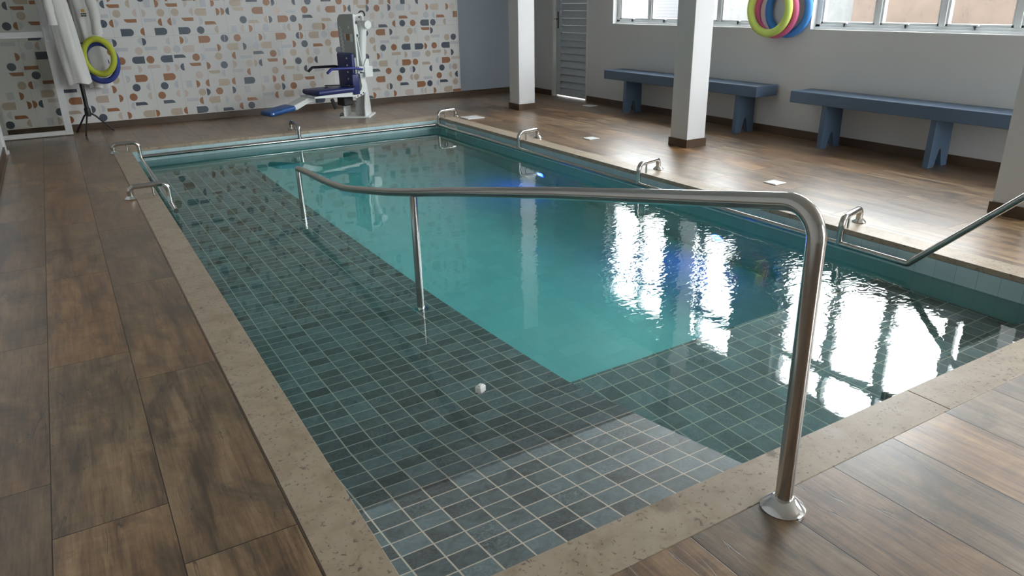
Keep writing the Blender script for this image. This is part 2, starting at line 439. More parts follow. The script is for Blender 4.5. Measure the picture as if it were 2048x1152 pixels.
bm = bmesh.new(); box(bm, 0, W, -CW, 0, -1.6, -.031); struct(link('wall_pool_near', bm, M['tile_xz']))
DEEP = -1.15
bm = bmesh.new(); box(bm, -CW, W+CW, -CW, L+CW, DEEP-.1, DEEP); struct(link('floor_pool', bm, M['tile_xy']))
# sloping ramp along the left side
RW = 1.19
prof = [(0, -.045), (.45, -.118), (.64, -.146), (1.06, -.285), (1.45, -.345), (2.2, -.45), (3.0, -.535), (3.9, -.62), (5.8, -.80), (L, -.95)]
bm = bmesh.new()
a = [bm.verts.new((0, y, z)) for y, z in prof]; b = [bm.verts.new((RW, y, z)) for y, z in prof]
a2 = [bm.verts.new((0, y, DEEP)) for y, z in prof]; b2 = [bm.verts.new((RW, y, DEEP)) for y, z in prof]
for i in range(len(prof)-1):
    bm.faces.new((a[i], b[i], b[i+1], a[i+1])).material_index = 0
    bm.faces.new((b[i], b2[i], b2[i+1], b[i+1])).material_index = 1
    bm.faces.new((a[i], a[i+1], a2[i+1], a2[i])).material_index = 1
    bm.faces.new((a2[i], a2[i+1], b2[i+1], b2[i])).material_index = 1
bm.faces.new((a[0], a2[0], b2[0], b[0])).material_index = 1; bm.faces.new((a[-1], b[-1], b2[-1], a2[-1])).material_index = 1
struct(link('floor_ramp', bm, [M['ramp'], M['tile_yz']]))
bm = bmesh.new(); box(bm, RW, W, 0, 1.17, DEEP, -.46); struct(link('floor_landing', bm, M['land']))
bm = bmesh.new(); box(bm, 2.35, W, 0, .295, -.46, -.30); struct(link('floor_step', bm, M['land']))
bm = bx(-.0006, W+.0006, -.0006, L+.0006, DEEP-.0006, WZ)
wt = link('water', bm, M['water']); thing(wt, 'turquoise rippled water filling the indoor pool', 'water', kind='stuff')

# ------------------------------------------------------------------ room shell
WINDOWS = {1: (4.38, 6.84), 2: (1.21, 3.73), 3: (-1.95, .57)}
SILL, WTOP = 1.052, 2.66
def wall_right():
    bm = bmesh.new(); x0, x1 = X1, X1+.2
    D0, D1, DT = 7.38, 8.285, 2.12
    box(bm, x0, x1, Y0-.2, D0, 0, SILL); box(bm, x0, x1, D1, Y1+.2, 0, CEIL); box(bm, x0, x1, D0, D1, DT, CEIL)
    box(bm, x0, x1, Y0-.2, D0, WTOP, CEIL)
    ys = [Y0-.2]
    for k in (3, 2, 1): ys += list(WINDOWS[k])
    ys.append(D0)
    for i in range(0, len(ys), 2): box(bm, x0, x1, ys[i], ys[i+1], SILL, WTOP)
    return bm
struct(link('wall_right', wall_right(), M['wall']))
struct(link('wall_far', bx(-1.32, X1, Y1, Y1+.2, 0, CEIL), M['bluewall']))
# left wall with the doorway beyond y = 7.83
bm = bmesh.new(); box(bm, X0-.15, X0, Y0, 7.83, 0, CEIL); box(bm, X0-.15, X0, 7.83, 8.82, 2.15, CEIL); box(bm, X0-.15, X0, 8.82, Y1, 0, CEIL)
struct(link('wall_left', bm, M['wall']))
bm = bmesh.new(); box(bm, X0-.17, X0+.025, 7.80, 7.845, 0.03, 2.17); box(bm, X0-.17, X0+.04, 7.79, 7.865, 0, .035, bev=.003)
struct(link('trim_5', bm, M['aluw']))
# near wall with the glazed opening behind the photographer
GX0, GX1, GT = 3.7, 5.75, 2.6
bm = bmesh.new(); box(bm, X0-.15, GX0, Y0-.2, Y0, 0, CEIL); box(bm, GX1, X1, Y0-.2, Y0, 0, CEIL); box(bm, GX0, GX1, Y0-.2, Y0, GT, CEIL)
struct(link('wall_near', bm, M['wall']))
struct(link('ceiling', bx(-3.2, X1+.2, Y0-.2, Y1+.2, CEIL, CEIL+.15), M['ceil']))
# hallway past the glass door
bm = bmesh.new(); box(bm, -3.2, -3.05, 6.2, Y1+.2, 0, CEIL); box(bm, -3.05, X0-.15, 6.2, 6.35, 0, CEIL); box(bm, -3.05, X0-.15, Y1, Y1+.2, 0, CEIL)
struct(link('wall_hallway', bm, M['wall']))
# baseboards
BH, BT = .08, .012
struct(link('baseboard_far', bx(X0, X1, Y1-.014, Y1, 0, BH), M['base']))
bm = bmesh.new(); box(bm, X1-BT, X1, Y0, 7.38, 0, BH); box(bm, X1-BT, X1, 8.285, Y1-.014, 0, BH); struct(link('baseboard_right', bm, M['base']))
struct(link('baseboard_left', bx(X0, X0+BT, Y0, 7.79, 0, BH), M['base']))
# columns
for (cx0, cx1, cy0, cy1) in ((4.695, 4.965, 7.20, 7.47), (4.625, 4.885, 3.96, 4.22), (4.67, 4.93, .88, 1.14)):
    r = empty('column', ((cx0+cx1)/2, (cy0+cy1)/2, 0), kind='structure')
    hx, hy = (cx1-cx0)/2-.012, (cy1-cy0)/2-.012
    link('shaft', bx(-hx, hx, -hy, hy, 0, CEIL, bev=.004), M['column'], r)
    link('baseboard', bx(-hx-.012, hx+.012, -hy-.012, hy+.012, 0, BH, bev=.002), M['base'], r)

# tiled feature wall: printed shapes are part of the wall mesh
PAT = '''hn-842,1422 br-733,1395 Cb-708,1314 Cn-868,1207 hr-783,1207 Hg-733,1212 br-588,1231 Dn-627,1091 Cg-705,995 hb-623,988 Hr-843,879 hg-784,880 Dn-590,881 Cn-921,772 Br-732,753 br-892,690 Cn-703,667 Cb-867,563 hr-781,561 Hg-730,567 Br-584,584 Sg-1005,454 Hr-895,449 Db-630,456 db-1045,345 Hr-842,341 Hr-786,346 hn-725,345 Cn-552,239 Bp-579,375 Er-946,212 Cn-1078,133 hb-887,136 Sg-674,137 Hb-574,134 Bn-399,469 dr-370,349 Eb-397,218 Hr-453,137 Bg-900,1017 hg-1059,243 hn123,1418 br230,1396 hb393,1419 Sg605,1415 Hr708,1415 Cb257,1310 hp451,1314 Hp548,1310 Cb738,1310 Bg94,1287 Cn94,1203 hr183,1204 Hg236,1205 br389,1227 Bg607,1228 hr715,1202 Dn335,1097 hr503,1100 Dn709,1096 hp21,1097 Bg91,1014 Hn173,984 hg453,993 Hn496,985 hg766,982 Cr118,884 Bg234,905 Cp420,881 Bg560,904 Cp741,881 Cn33,776 Cr209,775 dn396,775 Cr530,774 dn716,774 Bp231,692 Hp393,669 Bp556,691 Cb102,560 Hg239,561 Dr391,561 Sg-32,452 Hr69,451 Cn316,455 hg451,455 db-85,347 Hr122,343 Cr261,345 En341,260 hp449,344 Hn-201,238 Hg-95,238 Er17,215 hg239,242 Cn-114,132 hp75,134 Hr178,131 db402,132 Hr501,130 br872,1395 Hp1034,1413 Sg1241,1409 Hr1352,1410 db1627,1408 Cb901,1312 hp1089,1314 db1197,1308 Hr1403,1307 Hr1460,1308 hn1522,1309 bb1652,1332 hr824,1205 Hg876,1206 br1034,1227 Hg1190,1203 Er1301,1178 Dn980,1096 Cn1168,1095 hb1359,1096 Sg1572,1095 Hr924,986 Hg977,987 Dr1195,985 hn1415,988 Hn1459,986 Cr1596,987 Cg848,884 dp987,880 Bg1253,858 Hr1353,878 db1521,881 En875,797 Cr1061,775 Hg1139,774 Cb1332,773 hr1523,771 Hp713,664 Hp814,665 hn881,667 br1036,690 Hr1193,665 Cn1385,664 Hb1518,666 bb1249,584 hg1363,564 Dr713,559 Cp1063,559 Bg1544,583 Sg926,457 Hr1032,451 hr1148,453 Db1356,449 hr1472,454 hg774,459 Cb1065,346 Hn1141,344 Cr1278,344 Hn1462,344 hp776,349 Hp874,344 En661,260 Bg932,261 hr1041,240 db1201,241 Hg1356,235 Cp1492,237 db721,130 hr832,133 Dn1036,129 hg1204,130 En1360,108 Cn636,455 Cr586,342 Bn1835,1434 Cr2021,1409 Hn2100,1405 hn2373,1407 Cn2560,1410 dr1893,1309 Cp2135,1305 Bg2318,1288 Cr2508,1304 Cn1702,1202 Eb1833,1178 hb1988,1199 Hn2046,1197 Dr2209,1199 Cn2345,1199 hg2485,1202 En2541,1221 hp1675,1096 Hr1779,1094 Cg1971,1097 hg2214,1095 hb2271,1096 Hr2426,1091 Hr1888,983 Hg1942,990 Dr2156,985 hn2376,984 Hr2427,982 Hn1672,878 Cg1818,881 db1948,882 Bg2211,856 Hr2319,879 Cn2458,876 En1840,794 Cr2025,773 Hg2103,776 Cb2292,772 hb2487,773 Bg1674,748 Cp1703,665 Hb1783,665 hn1846,665 br2002,690 Hr2160,662 Cn2347,661 hr1681,561 bb2216,581 hg2327,561 Cb2024,558 hn2435,557 Dn1676,451 Sg1891,450 Hr1998,450 hr2112,454 Db2320,450 br2471,429 Sg1631,343 Hp1837,344 Cb2028,345 Hn2108,343 Cr2243,344 Bg1896,259 hr2003,240 db2165,243 Hg2318,249 Er1680,212 hr1525,133 Cn1654,132 En2322,107 Bn2809,1422 Cr2988,1403 Sb3229,1392 Hr3395,1393 hb2699,1309 dr2859,1302 Hr3065,1309 hn3127,1306 bb3297,1325 Hn3386,1302 Cr3525,1301 Eb2796,1173 db2652,1094 Hr2744,1087 hg2917,1097 Sp3451,1197 hg3449,1089 db2594,983 dr2896,981 Cg2740,987 Er2643,853 Cb2781,877 Hn3346,978 Cb3422,877 Cg2614,771 hb2808,768 Cn2925,773 hb3447,770 Cb2511,662 hn2591,665 Cn3312,660 Hr3495,660 Cg3430,561 En3441,471 hp2648,450 Bg2624,531 db3300,448 Cb2510,343 Dn2589,128 Hr3393,125 En3308,105 Ep3434,210 hb2751,157 Sb3599,1391 hr3716,1394 Sn3920,1390 hn4139,1387 Hn3709,1306 dg3872,1304 Hg4019,1304 Hr4295,1302 db4407,1302 Hr4615,1300 Cp4701,1299 Hg3601,1200 Cp3736,1202 bp4084,1221 Cg4273,1195 Sr4742,1193 Er3920,1174 Er4506,1173 hg4395,1191 hr3767,1091 Cn3896,1092 Cr4058,1090 dn4243,1089 Cn4378,1090 hb4567,1094 En3603,1066 dr3553,982 Hn3710,982 Cb4006,982 hg4085,985 br4245,1006 Hn4347,979 Bg3763,900 Cb3949,879 Cp4275,875 Bg4407,898 Cb4591,876 Cn4700,876 Bg3609,852 Cn3576,772 Cr3741,771 dn3929,769 Dn4137,766 Hr4241,765 Cr4379,768 dn4564,767 Bg4717,794 Hg3542,670 Bb3770,682 Hb3918,661 Dg4081,659 Cb4271,659 Bb4413,683 Hb4558,662 Hn4669,659 db3557,557 hg3772,556 Dr3924,553 Cr4061,552 Eb4239,525 hg4413,557 Dr4563,553 Bp4721,578 Cr3633,450 Cn3848,447 hg3985,452 Hn4030,450 hn4304,447 Cn4487,447 hg4626,455 Cb4703,451 dr3501,342 Cr3795,340 hb3984,341 Cb4064,339 Bg4250,317 Cr4436,338 hb4625,341 hn4728,340 En3871,254 Dr4138,231 Cn4274,232 hg4409,233 En4514,253 Cb4703,231 hb3603,235 Hn3654,234 Cg3580,132 Hr3710,129 dp3933,129 hg4144,134 hp4197,130 Hr4351,125 db4572,127 Br4724,102'''
def tile_wall():
    bm = bmesh.new(); x0, x1, yf = X0, 4.79, Y1-.012
    box(bm, x0, x1, yf, Y1, BH, CEIL)
    def poly(pts, mi, dy):
        vs = [bm.verts.new((x, yf-dy, z)) for x, z in pts]
        f = bm.faces.new(vs); f.material_index = mi
        bm.normal_update()
        if f.normal.y > 0: f.normal_flip()
    # joints
    x = .188 - .3275*4
    while x < x1:
        if x > x0: poly([(x-.0012, BH), (x+.0012, BH), (x+.0012, CEIL), (x-.0012, CEIL)], 1, .0004)
        x += .3275
    for z in (1.045, 2.01): poly([(x0, z-.0012), (x1, z-.0012), (x1, z+.0012), (x0, z+.0012)], 1, .0004)
    mi = dict(n=2, r=3, b=4, p=5, g=6)
    def arc(cx, cz, r, a0, a1, n=14, sx=1.): return [(cx + sx*r*math.cos(a0+(a1-a0)*k/n), cz + r*math.sin(a0+(a1-a0)*k/n)) for k in range(n+1)]
    def shape(k, c, x, z, dy):
        r = .0445; w, h = .070, .042
        if k == 'C': p = arc(x, z, r, 0, 2*PI*(1-1/26), 25)
        elif k == 'H': p = arc(x-.02, z, r, -PI/2, PI/2)
        elif k == 'h': p = arc(x+.02, z, r, PI/2, 3*PI/2)
        elif k == 'D': p = [(x-w, z+h), (x-w, z-h)] + arc(x+w-h, z, h, -PI/2, PI/2)
        elif k == 'd': p = [(x+w, z-h), (x+w, z+h)] + arc(x-w+h, z, h, PI/2, 3*PI/2)
        elif k == 'S': p = [(x-.035, z-h), (x+.035, z-h), (x+.035, z+h), (x-.035, z+h)]
        elif k == 'B': p = [(x-w, z-.02), (x+w, z-.02), (x+w, z+.02), (x-w, z+.02)]
        elif k == 'b': p = [(x+w, z-.02), (x+w, z+.02), (x-w, z+.02)] + arc(x-w+.045, z+.02, .04, PI+.2, 1.5*PI, 6, 1.0)
        else: p = [(x-w, z+.02), (x-w, z-.02), (x+w, z-.02)] + arc(x+w-.045, z-.02, .04, .2, PI/2, 6)
        p = [(min(max(a, x0+.001), x1-.001), max(b, BH+.001)) for a, b in p]
        if max(a for a, b in p)-min(a for a, b in p) > .008: poly(p, mi[c], dy)
    k = 0
    for tok in PAT.split():
        a, b = tok[2:].split(','); x, z = int(a)/1000, int(b)/1000
        for up, (dz, dx) in enumerate(((0, 0), (1.35, .655), (2.7, 0))):
            zz, xx = z+dz, x+dx
            if xx > x1: xx -= (x1-x0)
            if zz < CEIL-.05: k += 1; shape(tok[0], tok[1], xx, zz, .0006 + (k % 7)*.00003)
    o = link('wall_tiles', bm, [M['tbase'], M['tseam'], M['pn'], M['pr'], M['pb'], M['pp'], M['pg']])
    return struct(o)
tile_wall()

# ------------------------------------------------------------------ windows
def window(n, y0, y1):
    r = empty('window_%d' % n, (X1+.1, (y0+y1)/2, SILL), kind='structure'); yc = (y0+y1)/2; hw = (y1-y0)/2; H = WTOP-SILL
    def P(name, bm, mat, par=r): return link(name, bm, mat, par)
    bm = bmesh.new(); w = .055; TR = 1.13
    box(bm, -.03, .05, -hw, hw, 0, w, bev=.004); box(bm, -.03, .05, -hw, hw, H-w, H, bev=.004)
    box(bm, -.03, .05, -hw, -hw+w, 0, H, bev=.004); box(bm, -.03, .05, hw-w, hw, 0, H, bev=.004)
    box(bm, -.03, .05, -hw, hw, TR-.03, TR+.03, bev=.004)
    pw = (2*hw-2*w)/4
    for k in (1, 2, 3): box(bm, -.03, .05, -hw+w+k*pw-.026, -hw+w+k*pw+.026, w, H-w, bev=.004)
    # inner stepped rebate
    box(bm, -.045, -.03, -hw, hw, 0, .03, bev=.003)
    P('frame', bm, M['alu'])
    P('sill', bx(-.1, -.03, -hw, hw, -.002, .008, bev=.002), M['aluw'])
    for k in range(4):
        a, b = -hw+w+k*pw+.026*(k > 0), -hw+w+(k+1)*pw-.026*(k < 3)
        bm = bmesh.new(); s = .022
        box(bm, -.02, .025, a, b, w, w+s, bev=.003); box(bm, -.02, .025, a, b, TR-.03-s, TR-.03, bev=.003)
        box(bm, -.02, .025, a, a+s, w, TR-.03, bev=.003); box(bm, -.02, .025, b-s, b, w, TR-.03, bev=.003)
        so = P('sash', bm, M['alu'])
        P('pane', bx(0, .004, a+s-.004, b-s+.004, w+s-.004, TR-.03-s+.004), M['glass'], so)
        P('pane', bx(0, .004, a, b, TR+.03, H-w), M['glass'])
        m = (a+b)/2
        bm = bmesh.new(); box(bm, -.045, -.02, m-.012, m+.045, w+.006, w+.020, bev=.003)
        lathe(bm, [(0, -.026), (.006, -.024), (.010, .004), (0, .006)], (-.042, m+.012, w+.004), seg=10, mi=1)
        P('latch', bm, [M['alu'], M['black']], so)
    portal((X1+.19, yc, (SILL+WTOP)/2), (0, PI/2, 0), WTOP-SILL, y1-y0)
for n, (a, b) in WINDOWS.items(): window(n, a, b)
r = empty('window_4', ((GX0+GX1)/2, Y0-.1, 0), kind='structure'); hw = (GX1-GX0)/2
bm = bmesh.new(); w = .06
box(bm, -hw, hw, -.03, .03, 0, .06); box(bm, -hw, hw, -.03, .03, GT-w, GT)
for k in range(5): c = -hw+w/2+k*(2*hw-w)/4; box(bm, c-w/2, c+w/2, -.03, .03, .06, GT-w)
link('frame', bm, M['alu'], r)
for k in range(4):
    c = -hw+w/2+k*(2*hw-w)/4; d = (2*hw-w)/4
    link('pane', bx(c+w/2-.005, c+d-w/2+.005, -.003, .003, .055, GT-w+.005), M['glass'], r)
portal(((GX0+GX1)/2, Y0-.19, GT/2), (-PI/2, 0, 0), GX1-GX0, GT)

# outdoors beyond the windows
struct(link('ground_outside', bx(X1+.2, 14, -12, 14, -.12, -.02), M['ground']))
struct(link('ground_outside', bx(-10, X1+.2, -14, Y0-.2, -.12, -.02), M['ground']))
struct(link('wall_boundary', bx(7.7, 7.85, -7, 4.55, -.02, 1.74), M['peach']))
struct(link('wall_neighbour', bx(7.75, 7.95, 4.55, 11.5, -.02, 1.78), M['white_out']))
struct(link('shutter_neighbour', bx(7.70, 7.75, 7.35, 10.2, .6, 1.74), M['shutter']))

# ------------------------------------------------------------------ louvred door in the right wall
r = empty('door_1', (X1, 7.83, 0), kind='structure')
bm = bmesh.new()
box(bm, -.004, .19, -.45, -.41, 0, 2.12); box(bm, -.004, .19, .415, .455, 0, 2.12); box(bm, -.004, .19, -.45, .455, 2.08, 2.12)
link('frame', bm, M['doorframe'], r)
leaf = empty('leaf', (.05, 0, 0)); leaf.parent = r
bm = bmesh.new(); box(bm, 0, .035, .30, .415, .016, 2.08, bev=.003); box(bm, 0, .035, -.41, -.385, .016, 2.08, bev=.003)
box(bm, 0, .035, -.385, .30, .016, .12, bev=.003); box(bm, 0, .035, -.385, .30, 2.0, 2.08, bev=.003)
link('stile_frame', bm, M['louvre'], leaf)
bm = bmesh.new()
for k in range(19):
    z = .12 + k*.0992
    prism(bm, [(.034, .0), (.006, .002), (.0, .010), (.002, .022), (.024, .088), (.026, .0985), (.034, .0985)], .686, Matrix.Translation((0, -.0425, z)))
link('louvre_panel', bm, M['louvre'], leaf)
bm = bmesh.new(); box(bm, -.006, 0, .345, .375, .97, 1.20, bev=.003)
tube(bm, fillet([(-.005, .36, 1.10), (-.045, .36, 1.10), (-.045, .29, 1.10)], .01), .008, 10); box(bm, -.05, -.04, .40, .41, 1.095, 1.105)
link('handle', bm, M['black'], leaf)

# ------------------------------------------------------------------ glass door leaf standing open on the left
r = empty('door_2', (-.467, 8.77, 0), kind='structure')
bm = bmesh.new(); ww = .07
box(bm, -.075, 0, -.02, .02, .01, 2.12, bev=.003); box(bm, -.80, -.745, -.02, .02, .01, 2.12, bev=.003)
box(bm, -.745, -.075, -.02, .02, .01, .06, bev=.003); box(bm, -.745, -.075, -.02, .02, 2.05, 2.12, bev=.003)
box(bm, -.745, -.075, -.02, .02, 1.085, 1.15, bev=.003)
link('frame', bm, M['aluw'], r)
link('pane', bx(-.75, -.07, -.004, .004, .055, 1.09), M['glass_door'], r)
link('pane', bx(-.75, -.07, -.004, .004, 1.145, 2.055), M['glass_door'], r)
bm = bmesh.new(); box(bm, -.065, -.02, -.03, -.02, 1.03, 1.19, bev=.003); box(bm, -.045, -.02, -.05, -.03, 1.06, 1.10, bev=.004)
link('lock', bm, M['alu'], r)

# ------------------------------------------------------------------ stainless handrail on the ramp
HX = 1.05
hr = empty('ramp_handrail', (1.055, -.21, 0))
thing(hr, 'polished steel ramp handrail, tall bent post on near deck then sloping into water', 'handrail')
def rel(p, o): return tuple(Vector(p)-Vector(o))
O = (1.055, -.21, 0)
pts = [(1.06, -.214, .012), (1.055, -.205, .915), (1.05, .95, .700), (1.045, 1.86, .518), (1.04, 2.34, .417)]
pts = fillet(pts, .085, 10)
pts = pts[:-1] + [(1.04, 2.34, .417), (1.04, 2.7, .345), (1.04, 3.02, .288), (1.04, 3.3, .238), (1.04, 3.53, .202), (1.04, 3.85, .172), (1.04, 4.10, .158), (1.04, 4.35, .150), (1.04, 4.51, .143), (1.04, 4.70, .128)]
link('rail', tb([rel(p, O) for p in pts], .0245, 20), M['steel'], hr, 40)
link('base_flange', lt([(0, 0), (.062, 0), (.064, .005), (.060, .010), (.036, .032), (.028, .036), (0, .036)], rel((1.06, -.214, 0.0005), O)), M['chrome'], hr, 35)
def zr(y):
    for (y0, z0), (y1, z1) in zip(prof, prof[1:]):
        if y0 <= y <= y1: return z0+(z1-z0)*(y-y0)/(y1-y0)
for (y, zt) in ((2.33, .41), (4.70, .128)):
    x = 1.04; zb = zr(y)
    so = link('support_post', tb([rel((x, y, zb), O), rel((x, y, zt), O)], .021, 18), M['steel'], hr, 40)
    link('base_flange', lt(flange_prof(1.1), rel((x, y, zb-.002), O)), M['chrome'], so, 35)
    link('sleeve_ring', lt([(.0212, -.003), (.0225, -.003), (.0225, .003), (.0212, .003)], rel((x, y, -.10), O)), M['steel'], so, 35)

# ------------------------------------------------------------------ rails along the pool wall with deck brackets
RZ = -.075
def bracket(par, O, inner, outer):
    """U shaped tube from the rail over the coping to a flange on the deck"""
    a, b = Vector(inner), Vector(outer); d = (b-a); d.z = 0; d.normalize()
    pts = fillet([(a.x, a.y, RZ), (a.x, a.y, .092), (b.x, b.y, .092), (b.x, b.y, .01)], .055, 8)
    o = link('bracket', tb([rel(p, O) for p in pts], .0205, 14), M['steel'], par, 40)
    link('flange', lt(flange_prof(.95), rel((b.x, b.y, .0008), O), seg=24), M['chrome'], o, 35)
    m = a + d*.11
    link('prop', tb([rel((m.x, m.y, .0015), O), rel((m.x, m.y, .09), O)], .008, 10), M['steel'], o, 40)
def wall_rail(label, pts, brs, O, fil=.03):
    t = empty('wall_handrail', O); thing(t, label, 'handrail', 'handrails around the pool wall')
    p = fillet(pts, fil, 6)
    link('rail', tb([rel(q, O) for q in p], .019, 16), M['steel'], t, 40)
    for a, b in brs: bracket(t, O, a, b)
    return t
IX = W-.075
wall_rail('long steel rail on right pool wall, four deck brackets, angled up at near stairs',
          [(IX, L-.075, RZ), (IX, .945, RZ), (IX, .15, .70), (IX, -.24, .72), (IX, -.24, .0)],
          [((IX, y, 0), (W+.205, y+.075, 0)) for y in (1.40, 3.34, 5.26, 7.2)], (IX, 4, 0), .02)
wall_rail('steel rail on far pool wall below the chair lift, one deck bracket',
          [(.10, L-.08, RZ), (IX-.03, L-.08, RZ)], [((1.755, L-.08, 0), (1.745, L+.21, 0))], (1.75, L-.08, 0))
wall_rail('short steel rail on left pool wall beside the ramp, two deck brackets',
          [(.075, L-.15, RZ), (.075, 4.70, RZ)], [((.075, 4.98, 0), (-.20, 4.98, 0)), ((.075, 7.16, 0), (-.16, 7.16, 0))], (.075, 6, 0))

# ------------------------------------------------------------------ benches
def bench(y0, y1, legs, label):
    t = empty('bench', (5.76, (y0+y1)/2, 0)); thing(t, label, 'bench', 'blue benches along the window wall')
    c = (y0+y1)/2; d = .155; h = (y1-y0)/2
    bm = bmesh.new(); box(bm, -d, d, -h, h, .40, .51, bev=.006)
    link('seat', bm, M['bench'], t)
    for y in legs:
        pl = [(-.135, 0), (-.055, 0), (-.012, .145), (.0, .155), (.012, .145), (.055, 0), (.135, 0), (.125, .402), (-.125, .402)]
        link('leg', pr(pl, .05, Matrix.Translation((0, y-c, 0))), M['bench'], t)
    return t
bench(4.02, 6.56, (4.30, 6.16), 'slate blue bench behind the middle column, left of the other bench')
bench(1.03, 3.60, (3.22, 2.16), 'slate blue bench under the window with peach wall, partly behind the near column')

# ------------------------------------------------------------------ foam rings on the right wall
def ring(name, c, R_, r, mat, label, group, rot=(0, PI/2, 0), sx=1.0, tilt=0.):
    bm = bmesh.new(); n = 56
    tube(bm, [(R_*math.cos(2*PI*k/n), R_*sx*math.sin(2*PI*k/n), 0) for k in range(n)], r, 16, closed=True)
    o = link(name, bm, mat, None, 60); o.location = c; o.rotation_euler = rot
    thing(o, label, 'foam ring', group); return o
g = 'foam rings hung on the window wall'
ring('foam_ring', (X1-.043, 3.985, 1.245), .235, .038, M['sky'], 'sky blue foam ring hanging lowest and closest to window wall', g, (.0, PI/2-.02, .05))
ring('foam_ring', (X1-.123, 4.066, 1.232), .232, .033, M['pink'], 'pink foam ring between the lime and blue rings on window wall', g, (.0, PI/2-.03, .04))
ring('foam_ring', (X1-.203, 4.085, 1.252), .232, .038, M['lime'], 'lime green foam ring in front of pink and blue rings on window wall', g, (.0, PI/2-.03, .03))
hk = link('wall_hook', tb(fillet([(0, 0, 0), (-.22, 0, -.01), (-.235, 0, .02)], .01), .006, 10), M['chrome'])
hk.location = (X1, 4.05, 1.425); thing(hk, 'steel hook carrying the three foam rings on the window wall', 'hook')

# ------------------------------------------------------------------ pool lift chair
def lift():
    t = empty('pool_lift', (2.77, 8.08, 0), PI+.23)
    thing(t, 'white pool lift with navy seat standing before the patterned tile wall', 'pool lift')
    def P(name, bm, mat, par=t, sm=None): return link(name, bm, mat, par, sm)
    # local: +x is the way the seat faces, y across, z up
    RB = Matrix.Rotation(.78, 4, 'Z')
    P('base_plate', bx(-.22, .20, -.19, .19, 0, .022, bev=.005, mtx=RB), M['lift'])
    for s in (-1, 1):
        pl = [(-.16, .02), (.18, .02), (.18, .12), (.03, .40), (.0, .42), (-.03, .40), (-.12, .22), (-.16, .10)]
        P('side_bracket', pr(pl, .018, RB @ Matrix.Translation((0, s*.135, 0)), bev=.003), M['lift'])
    P('black_cover', bx(.02, .10, -.162, -.145, .03, .38, bev=.006, mtx=RB), M['black'])
    P('grey_box', bx(-.10, .02, -.19, -.146, .022, .28, bev=.008, mtx=RB), M['liftgrey'])
    # leaning mast and its head
    P('mast', tb([(-.035, 0, .03), (-.115, 0, .62), (-.185, 0, 1.14)], .056, 22), M['lift'], t, 40)
    P('mast_foot', lt([(0, .02), (.055, .02), (.055, .08), (.050, .17), (0, .17)], (-.035, 0, 0)), M['lift'], t, 40)
    P('head_tube', tb([(-.19, -.13, 1.12), (-.19, .12, 1.12)], .05, 22), M['lift'], t, 40)
    P('top_arm', tb(fillet([(-.19, 0, 1.16), (-.17, .02, 1.245), (.02, .06, 1.215), (.05, .06, 1.08)], .04), .02, 14), M['lift'], t, 40)
    P('hook', tb([(-.20+.045*math.cos(a*.35), -.02, 1.235+.045*math.sin(a*.35)) for a in range(-2, 11)], .010, 10), M['black'], t, 40)
    a = P('actuator', tb([(.005, .10, 1.16), (-.02, .10, .98)], .032, 18), M['lift'], t, 40)
    P('actuator_rod', tb([(-.02, .10, 1.0), (-.075, .12, .42)], .010, 12), M['lift'], a, 40)
    for z in (1.15, 1.0): P('pivot_bolt', lt([(0, 0), (.016, 0), (.016, .02), (0, .02)], (.0, .13, z), (0, 1, 0), 14), M['black'], a, 40)
    # grey back panel with slots and a grip opening
    bm = bmesh.new()
    pl = [(.18, .74), (-.17, .74), (-.19, 1.14), (-.18, 1.20), (-.13, 1.245), (-.05, 1.25), (.18, 1.25)]
    prism(bm, pl, .012, Matrix.Translation((.055, 0, 0)) @ Matrix.Rotation(PI/2, 4, 'Z'))
    for k in range(7):
        box(bm, .061, .0635, -.021, .021, -.011, .011, mi=1, mtx=Matrix.Translation((0, -.125+.004*k, 1.08-.046*k)) @ Matrix.Rotation(-.7, 4, 'X') @ Matrix.Scale(1.7, 4, (0, 1, 0)))
    box(bm, .061, .0635, -.045, -.022, .945, 1.02, mi=1); box(bm, .061, .0635, -.012, .065, .945, 1.02, mi=2); box(bm, .061, .0635, .085, .135, .93, 1.02, mi=1)
    P('back_panel', bm, [M['liftgrey'], M['lift'], M['pr']])
    P('panel_edge', bx(.035, .062, .165, .185, .55, 1.25, bev=.004), M['lift'])
    # seat shell and cushions
    b = P('backrest', bx(.07, .135, -.175, .165, .36, .80, bev=.03, seg=4), M['navy'], t, 60)
    for k in range(5): P('snap_button', lt([(0, 0), (.011, 0), (.008, .006), (0, .008)], (.134, .07, .735-.083*k), (1, 0, 0), 12), M['wplastic'], b, 40)
    P('side_bolster', bx(.06, .16, .17, .20, .30, .55, bev=.014, seg=3), M['navy'], b, 60)
    bm = bmesh.new()
    box(bm, .08, .66, -.20, .20, .33, .395, bev=.028, seg=4)
    s_ = P('seat', bm, M['navy'], t, 60)
    P('seat_tray', pr([(.05, .27), (.60, .30), (.70, .305), (.70, .325), (.05, .335)], .36, bev=.004), M['lift'])
    P('belt', tb(fillet([(.13, .20, .40), (.28, .10, .425), (.40, -.06, .42), (.30, -.19, .40)], .06), .018, 8, sx=.35), M['dark'], s_)
    P('belt_end', bx(.30, .345, .205, .225, .27, .40, bev=.006, mtx=Matrix.Translation((.05, 0, .02)) @ Matrix.Rotation(.35, 4, 'Y')), M['dark'], s_)
    # arm rests
    for s, mt in ((-1, 'dark'), (1, 'navyarm')):
        y = s*.225
        ar = P('armrest', tb(fillet([(.02, y, .60), (.13, y, .625), (.46, y, .635), (.52, y, .59)], .04), .020, 12, sx=.8), M[mt], t, 50)
        P('arm_bracket', pr([(-.10, .54), (.05, .58), (.05, .64), (-.02, .63), (-.06, .72), (-.10, .72)], .022, Matrix.Translation((0, y*.86, 0)), bev=.003), M['lift'], ar)
    P('hinge_block', bx(-.14, -.02, .10, .22, .50, .63, bev=.008), M['lift'])
